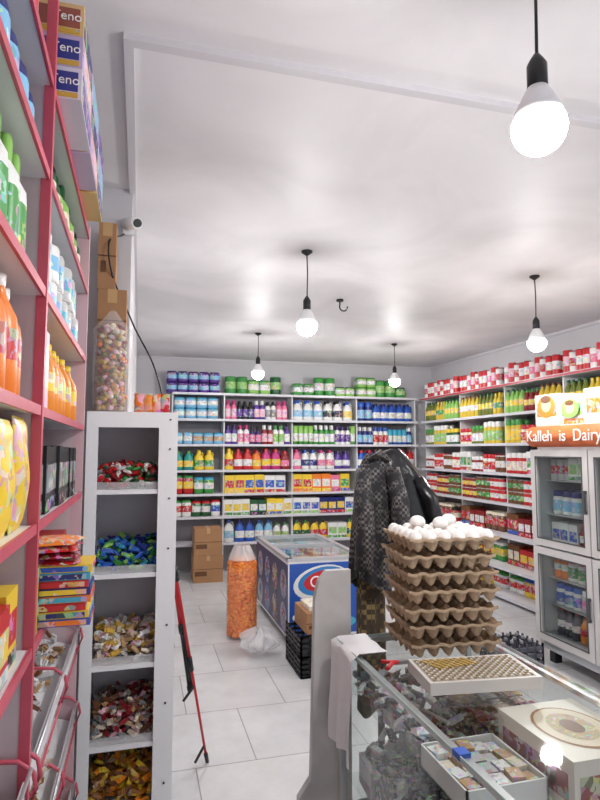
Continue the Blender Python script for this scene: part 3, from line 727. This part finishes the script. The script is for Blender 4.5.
mb=MB(); carton(mb,1.18,4.1,.284,1.44,4.44,.43); mb.build('shipping_carton',CM)
mb=MB(); mb.box(1.21,4.14,.433,1.40,4.38,.465,C('cream'),1); mb.build('biscuit_carton')
crate('bottle_crate',2.52,3.72,.001,2.86,4.02,.2,mat('grey_crate',(95,95,105),.4))
mb=MB((2.54,3.75,0),(1,0),(0,1)); fill(mb,0,.3,.014,[('soda',.07,.2,.07,(60,60,70),'lgrey','grey',4,1)],0,3,1.05); mb.build('soda_bottles')

# ================================================================== GLASS COUNTER
ct=empty('glass_counter'); KX0,KX1,KY0,KY1,KZ=.68,1.19,.35,1.97,.95
mb=MB(); t=.018
for (x,y) in ((KX0,KY0),(KX1-t,KY0),(KX0,KY1-t),(KX1-t,KY1-t)): mb.box(x,y,0,x+t,y+t,KZ-.008,c,0)
for z in (.22,KZ-.022):
    mb.box(KX0,KY0+t,z,KX0+t,KY1-t,z+.014,c,0); mb.box(KX1-t,KY0+t,z,KX1,KY1-t,z+.014,c,0)
    mb.box(KX0+t,KY0,z,KX1-t,KY0+t,z+.014,c,0); mb.box(KX0+t,KY1-t,z,KX1-t,KY1,z+.014,c,0)
mb.box(KX0+.005,KY0+.005,.0,KX1-.005,KY1-.005,.22,c,1)
mb.build('frame',[M_alu,mat('counter_base',(205,205,208),.5)],ct)
mb=MB(); a_,b_,y1_,y2_=KX0,KX1,KY0+t,KY1-t
mb.quad([(a_-.006,KY0,KZ),(b_+.006,KY0,KZ),(b_+.006,KY1+.004,KZ),(a_-.006,KY1+.004,KZ)])
mb.quad([(a_+.006,y1_,.236),(a_+.006,y2_,.236),(a_+.006,y2_,KZ-.022),(a_+.006,y1_,KZ-.022)])
mb.quad([(b_-.006,y1_,.236),(b_-.006,y2_,.236),(b_-.006,y2_,KZ-.022),(b_-.006,y1_,KZ-.022)])
mb.quad([(a_+t,KY1-.006,.236),(b_-t,KY1-.006,.236),(b_-t,KY1-.006,KZ-.022),(a_+t,KY1-.006,KZ-.022)])
mb.quad([(a_+t,y1_,.798),(b_-t,y1_,.798),(b_-t,y2_,.798),(a_+t,y2_,.798)])
mb.quad([(a_+t,y1_,.507),(b_-t,y1_,.507),(b_-t,y2_,.507),(a_+t,y2_,.507)])
for (x0,y0,x1,y1) in ((a_-.007,KY0,a_-.005,KY1+.004),(b_+.005,KY0,b_+.007,KY1+.004),(a_-.006,KY1+.003,b_+.006,KY1+.005)): mb.box(x0,y0,KZ-.009,x1,y1,KZ-.0005,c,1)
mb.build('glass_panels',[glass_mat('counter_glass',(243,247,246),.03,.07),mat('glass_edge',(190,208,204),.2)],ct)
mb=MB()
dk=[(95,65,50),(120,85,65),(70,55,60),(140,115,85),(60,50,55)]
for i in range(4):
    for j in range(3):
        x=.90+j*.085; y=1.45+i*.115
        mb.box(x,y,.80,x+.078,y+.105,.83+random.random()*.03,C(random.choice(dk)),2,rot=random.uniform(-.08,.08))
        mb.box(x+.01,y+.01,.861,x+.06,y+.08,.866,C(random.choice(['tan','grey','dred','gold'])),2)
heap(mb,.71,.87,1.44,1.9,lambda x,y:.80,90,.018,['lgrey','grey','lgrey','white','brown','lgrey'],.06,2)
for i in range(6): mb.box(.715+.07*(i%2),1.45+.075*i,.80,.775+.07*(i%2),1.51+.075*i,.84,C(['grey','black','lgrey','dgreen','brown','white'][i]),2,rot=.1*i)
heap(mb,.72,1.15,.6,.95,lambda x,y:.80,100,.016,['red','white','yellow','blue'],.05,2)
for i in range(10): mb.tube([(.71+random.random()*.12,1.45+random.random()*.4,.84),(.71+random.random()*.14,1.45+random.random()*.4,.87)],.006,C(random.choice(['black','dred','lgrey'])),0)
mb.build('display_goods',None,ct)
mb=MB()
for i in range(9):
    for j in range(3):
        x=.72+j*.15; y=.6+i*.145
        hh=random.uniform(.06,.2)
        mb.box(x,y,.509,x+.13,y+.13,.509+hh,C(random.choice(['grey','dgreen','black','lgrey','brown','lgrey','cream','white',(80,90,85)])),2,rot=random.uniform(-.1,.1))
        mb.box(x,y,.222,x+.13,y+.13,.222+random.uniform(.1,.22),C(random.choice(['grey','brown','lgrey','black','blue','cream',(90,100,95)])),2,rot=random.uniform(-.1,.1))
heap(mb,.71,1.15,1.2,1.9,lambda x,y:.60,120,.02,['lgrey','grey','black','dgreen','white'],.08,2)
mb.build('stored_goods',None,ct)
mb=MB(); x0,y0,x1,y1=.705,1.19,.915,1.41; z0=.80
mb.box(x0,y0,z0,x1,y1,z0+.004,C('white'),0)
for q in ((x0,y0,x1,y0+.005),(x0,y1-.005,x1,y1),(x0,y0,x0+.005,y1),(x1-.005,y0,x1,y1)): mb.box(q[0],q[1],z0,q[2],q[3],z0+.055,C('white'),0)
for i in range(5):
    for j in range(4): mb.box(x0+.012+i*.039,y0+.012+j*.05,z0+.005,x0+.045+i*.039,y0+.055+j*.05,z0+.04+random.random()*.02,C(random.choice(['cream','lgrey','white','tan','white'])),2,rot=random.uniform(-.2,.2))
mb.build('sachet_box',None,ct)
mb=MB(); mb.box(.935,1.13,.80,1.165,1.41,.915,C((236,228,216)),0)
def fl(x,y,z,rx,ry,col,m=0):
    ids=[mb.pt(x+rx*math.cos(k*math.pi/12),y+ry*math.sin(k*math.pi/12),z) for k in range(24)]; mb.face(ids,col,m)
fl(1.05,1.27,.9158,.09,.108,C('kraft')); fl(1.05,1.27,.9164,.083,.100,C((225,210,185))); fl(1.05,1.27,.917,.055,.07,C((200,175,135)),2); fl(1.05,1.27,.9176,.025,.035,C('brown'))
mb.box(.934,1.15,.82,.935,1.39,.88,C('dred'),1); mb.box(.95,1.129,.82,1.15,1.13,.88,C('dred'),1)
mb.build('cake_box',None,ct)

mb=MB()
def cl(a,b):
    y=1.975-.20*a; 
    if b<.18: return (KX0+.10-.115*b/.18, y+.004*math.sin(20*a), KZ+.004+.002*math.sin(15*a))
    bb=(b-.18)/.82
    return (KX0-.018-.012*math.sin(13*a+2*bb)*bb-.006, y-.01*math.sin(6*bb)*bb, KZ+.002-.33*bb-.01*math.sin(8*a))
mb.grid(cl,24,20,w,0)
mb.build('white_towel',[mat('towel_cotton',(240,238,240),.9,bump=.3,bscale=200)])
mb=MB(); 
prof=[(.555,0),(.555,.40),(.60,.46),(.615,1.07),(.63,1.13),(.66,1.165),(.75,1.165),(.75,0)]
f=[mb.pt(x,2.03,z) for x,z in prof]; b=[mb.pt(x,2.06,z) for x,z in prof]
mb.face(f,w); mb.face(list(reversed(b)),w)
for k in range(len(prof)): k2=(k+1)%len(prof); mb.face([f[k2],f[k],b[k],b[k2]],w)
mb.build('partition_board',[mat('laminate_board',(204,200,198),.5,noise=.25,nscale=6)])

# eggs
eg=empty('egg_trays'); cx,cy=.985,1.81; rot=-.10; PIT=.0495; NX,NY=6,5; LH=.0545; NL=7
M_pulp=mat('paper_pulp',(186,160,132),.95,noise=.18,nscale=30,bump=.4,bscale=150)
M_egg=mat('eggshell',(240,236,232),.45)
mbp=MB(); mbe=MB(); cr,sr=math.cos(rot),math.sin(rot)
for L in range(NL):
    z0=KZ+.001+L*LH; dx=random.uniform(-.010,.010); dy=random.uniform(-.008,.008); ro=random.uniform(-.04,.04)
    W=NX*PIT; H=NY*PIT
    def R(x,y):
        x,y=x*math.cos(ro)-y*math.sin(ro), x*math.sin(ro)+y*math.cos(ro)
        return (cx+dx+x*cr-y*sr, cy+dy+x*sr+y*cr)
    def tf(a,b):
        x=(a-.5)*W; y=(b-.5)*H
        h=.5+.25*math.cos(2*math.pi*a*NX)+.25*math.cos(2*math.pi*b*NY)
        ed=min(a,1-a)*NX; eb=min(b,1-b)*NY; m_=min(ed,eb)
        if m_<.12: h=h+(.85-h)*(1-m_/.12)
        X,Y=R(x,y); return (X,Y,z0+.046*max(.03,h)**.9)
    mbp.grid(tf,NX*8,NY*8,w,0)
    for (ax,ay,bx,by,n_) in ((-1,-1,1,-1,NX),(1,-1,1,1,NY),(1,1,-1,1,NX),(-1,1,-1,-1,NY)):
        def rim(a,b):
            x=(ax+(bx-ax)*a)*W/2; y=(ay+(by-ay)*a)*H/2
            prof_=[(0,.040),(.030,.042),(.034,.037),(.030,.032)]
            k=min(3,int(round(b*3))); o,z=prof_[k]
            X,Y=R(x*(1+o),y*(1+o)); return (X,Y,z0+z+.003*math.cos(2*math.pi*a*n_)+.001*math.sin(25*a+L))
        mbp.grid(rim,n_*6,3,w,0,False)
        def cup(a,b):
            s=abs(math.sin(math.pi*a*n_))**.8
            inn=.05*b*b+ .09*(1-s)
            x=(ax+(bx-ax)*a)*W/2; y=(ay+(by-ay)*a)*H/2
            if ax==bx: X,Y=R(x*(1-inn),y*.98)
            else: X,Y=R(x*.98,y*(1-inn))
            return (X,Y,z0+.034-b*(.033*s+.000))
        mbp.grid(cup,n_*10,4,w,0)
    if L==NL-1:
        for i in range(NX):
            for j in range(NY):
                X,Y=R((i+.5-NX/2)*PIT,(j+.5-NY/2)*PIT)
                mbe.ellipsoid((X,Y,z0+.036),(.0222,.0222,.029),w,0,14,10,Matrix.Rotation(random.uniform(-.15,.15),3,'X'))
for (ex,ey) in ((.0,-.02),(-.06,.03),(.07,.05)):
    mbe.ellipsoid((cx+ex,cy+ey,KZ+(NL-1)*LH+.076),(.028,.022,.0225),w,0,14,10)
mbp.build('pulp_trays',[M_pulp],eg); mbe.build('eggs',[M_egg],eg)

mb=MB(); x0,y0,x1,y1=-.165,-.085,.155,.095
mb.frame((.93,1.51,KZ+.001),(math.cos(-.12),math.sin(-.12)),(-math.sin(-.12),math.cos(-.12)))
mb.box(x0,y0,0,x1,y1,.032,C((205,200,195)),0)
mb.box(x0+.01,y0+.01,.032,x1-.01,y1-.01,.0325,C((150,140,125)),0)
for i in range(25):
    for j in range(13):
        x=x0+.014+i*.0118; y=y0+.014+j*.0118
        mb.box(x,y,.0325,x+.006,y+.006,.036,C((222,218,212)) if (i+j)%2 else C((165,142,105)),0)
for k in range(8): mb.box(-.12+k*.017,-.01+.004*k,.036,-.112+k*.017,.072,.038,C((190,160,90)),0,rot=.5)
mb.build('gift_box_lid')
mb=MB(); z=KZ+.010
mb.tube([(.715,1.63,z),(.745,1.66,z+.004),(.770,1.67,z)],.006,C('red'),0); mb.tube([(.722,1.69,z),(.747,1.665,z+.004),(.770,1.67,z)],.006,C('red'),0)
mb.obox((.78,1.67,z),((1,0,0),(0,1,0),(0,0,1)),(.02,.007,.005),C('grey'),0)
mb.build('pliers')
mb=MB(); mb.box(.672,1.16,KZ-.012,.70,1.19,KZ+.0015,C('blue'),0); mb.build('corner_tape',None,ct)

# ================================================================== COAT STAND WITH JACKETS
cs=empty('coat_stand'); mb=MB(); sx_,sy_=1.03,2.42
mb.tube([(sx_,sy_,.02),(sx_,sy_,1.6)],.016,w,0); mb.lathe(sx_,sy_,.0,[(1,0,w),(1,.02,w),(.2,.035,w)],24,.19,.19)
for a in (0,2.1,4.2): mb.tube([(sx_,sy_,1.50),(sx_+.05*math.cos(a),sy_+.05*math.sin(a),1.5),(sx_+.08*math.cos(a),sy_+.08*math.sin(a),1.56)],.007,w,0)
mb.build('stand',[M_black],cs)
def check_mat(name,cA,cB,sc,rough,fac=.5):
    m,nt,b=new_mat(name); tc=N(nt,'ShaderNodeTexCoord')
    ch=N(nt,'ShaderNodeTexChecker'); ch.inputs['Scale'].default_value=sc; ch.inputs['Color1'].default_value=(*C(cA),1); ch.inputs['Color2'].default_value=(*C(cB),1)
    n=N(nt,'ShaderNodeTexNoise'); n.inputs['Scale'].default_value=22
    nt.links.new(tc.outputs['Object'],n.inputs['Vector'])
    r=N(nt,'ShaderNodeValToRGB'); r.color_ramp.elements[0].position=.4; r.color_ramp.elements[1].position=.6
    nt.links.new(n.outputs['Fac'],r.inputs['Fac'])
    mx=N(nt,'ShaderNodeMix'); mx.data_type='RGBA'; nt.links.new(r.outputs['Color'],mx.inputs['Factor'])
    nt.links.new(tc.outputs['Object'],ch.inputs['Vector']); nt.links.new(ch.outputs['Color'],mx.inputs['A']); mx.inputs['B'].default_value=(*C(cA),1)
    nt.links.new(mx.outputs['Result'],b.inputs['Base Color']); b.inputs['Roughness'].default_value=rough
    return m
def garment(mb,cx,cy,zt,zb,rxs,rys,kf,amp,seed,skewx=0,hem=.03,droop=0):
    rnd=random.Random(seed); ph=[rnd.uniform(0,6.28) for _ in range(6)]
    def f(a,b):
        t=2*math.pi*a
        sh=min(1,(b/.22))**.6
        rx=rxs[0]+(rxs[1]-rxs[0])*sh+(rxs[2]-rxs[1])*max(0,b-.22)
        ry=rys[0]+(rys[1]-rys[0])*sh+(rys[2]-rys[1])*max(0,b-.22)
        fo=1+amp*b*(math.sin(kf*t+ph[0]+1.5*b)+.6*math.sin((kf*2+1)*t+ph[1]-2*b)+.4*math.sin(3*t+ph[2]+5*b))
        z=zt-(zt-zb)*b-hem*b*math.sin(2*t+ph[3])-droop*sh*max(0,math.cos(t))
        return (cx+skewx*b+rx*fo*math.cos(t), cy+ry*fo*math.sin(t), z)
    mb.grid(f,80,36,w,0)
M_chk=check_mat('checked_wool',(38,36,40),(120,115,112),85,.7)
M_leather=mat('black_leather',(26,26,29),.28,bump=.7,bscale=20)
M_scarf=check_mat('patterned_scarf',(72,60,46),(140,120,80),50,.9)
mb=MB(); garment(mb,.965,2.30,1.585,1.05,(.035,.088,.10),(.03,.05,.07),6,.12,3,-.01)
mb.tube([(.90,2.27,1.52),(.885,2.24,1.38),(.885,2.22,1.25),(.870,2.21,1.12)],[.032,.042,.040,.036],w,0,14)
mb.tube([(1.02,2.25,1.52),(1.035,2.21,1.38),(1.03,2.20,1.25),(1.035,2.19,1.17)],[.032,.040,.038,.034],w,0,14)
mb.tube([(.925,2.265,1.555),(.965,2.245,1.585),(1.01,2.265,1.555)],[.012,.018,.012],w,0,8)
mb.build('checked_jacket',[M_chk],cs)
mb=MB(); garment(mb,1.12,2.44,1.605,1.17,(.02,.14,.25),(.02,.07,.12),7,.11,9,.05,.05,.08)
mb.tube([(1.20,2.38,1.47),(1.24,2.35,1.38),(1.26,2.33,1.28),(1.255,2.32,1.19)],[.03,.038,.036,.032],w,0,14)
mb.build('leather_jacket',[M_leather],cs)
mb=MB(); garment(mb,.955,2.34,1.25,.55,(.05,.06,.065),(.03,.04,.045),4,.14,5,0,.04)
mb.build('patterned_scarf',[M_scarf],cs)

# ================================================================== WORLD + CAMERA
wd=bpy.data.worlds.new('World'); scn.world=wd; wd.use_nodes=True
bg=wd.node_tree.nodes['Background']; bg.inputs['Color'].default_value=(.88,.93,1,1); bg.inputs['Strength'].default_value=1.2
cam=bpy.data.cameras.new('Camera'); co=bpy.data.objects.new('Camera',cam); scn.collection.objects.link(co)
co.location=(0,0,1.6); co.rotation_euler=(math.radians(94.9),0,math.radians(-15.4)); cam.lens=26.1; cam.sensor_width=36; cam.clip_start=.02
scn.camera=co
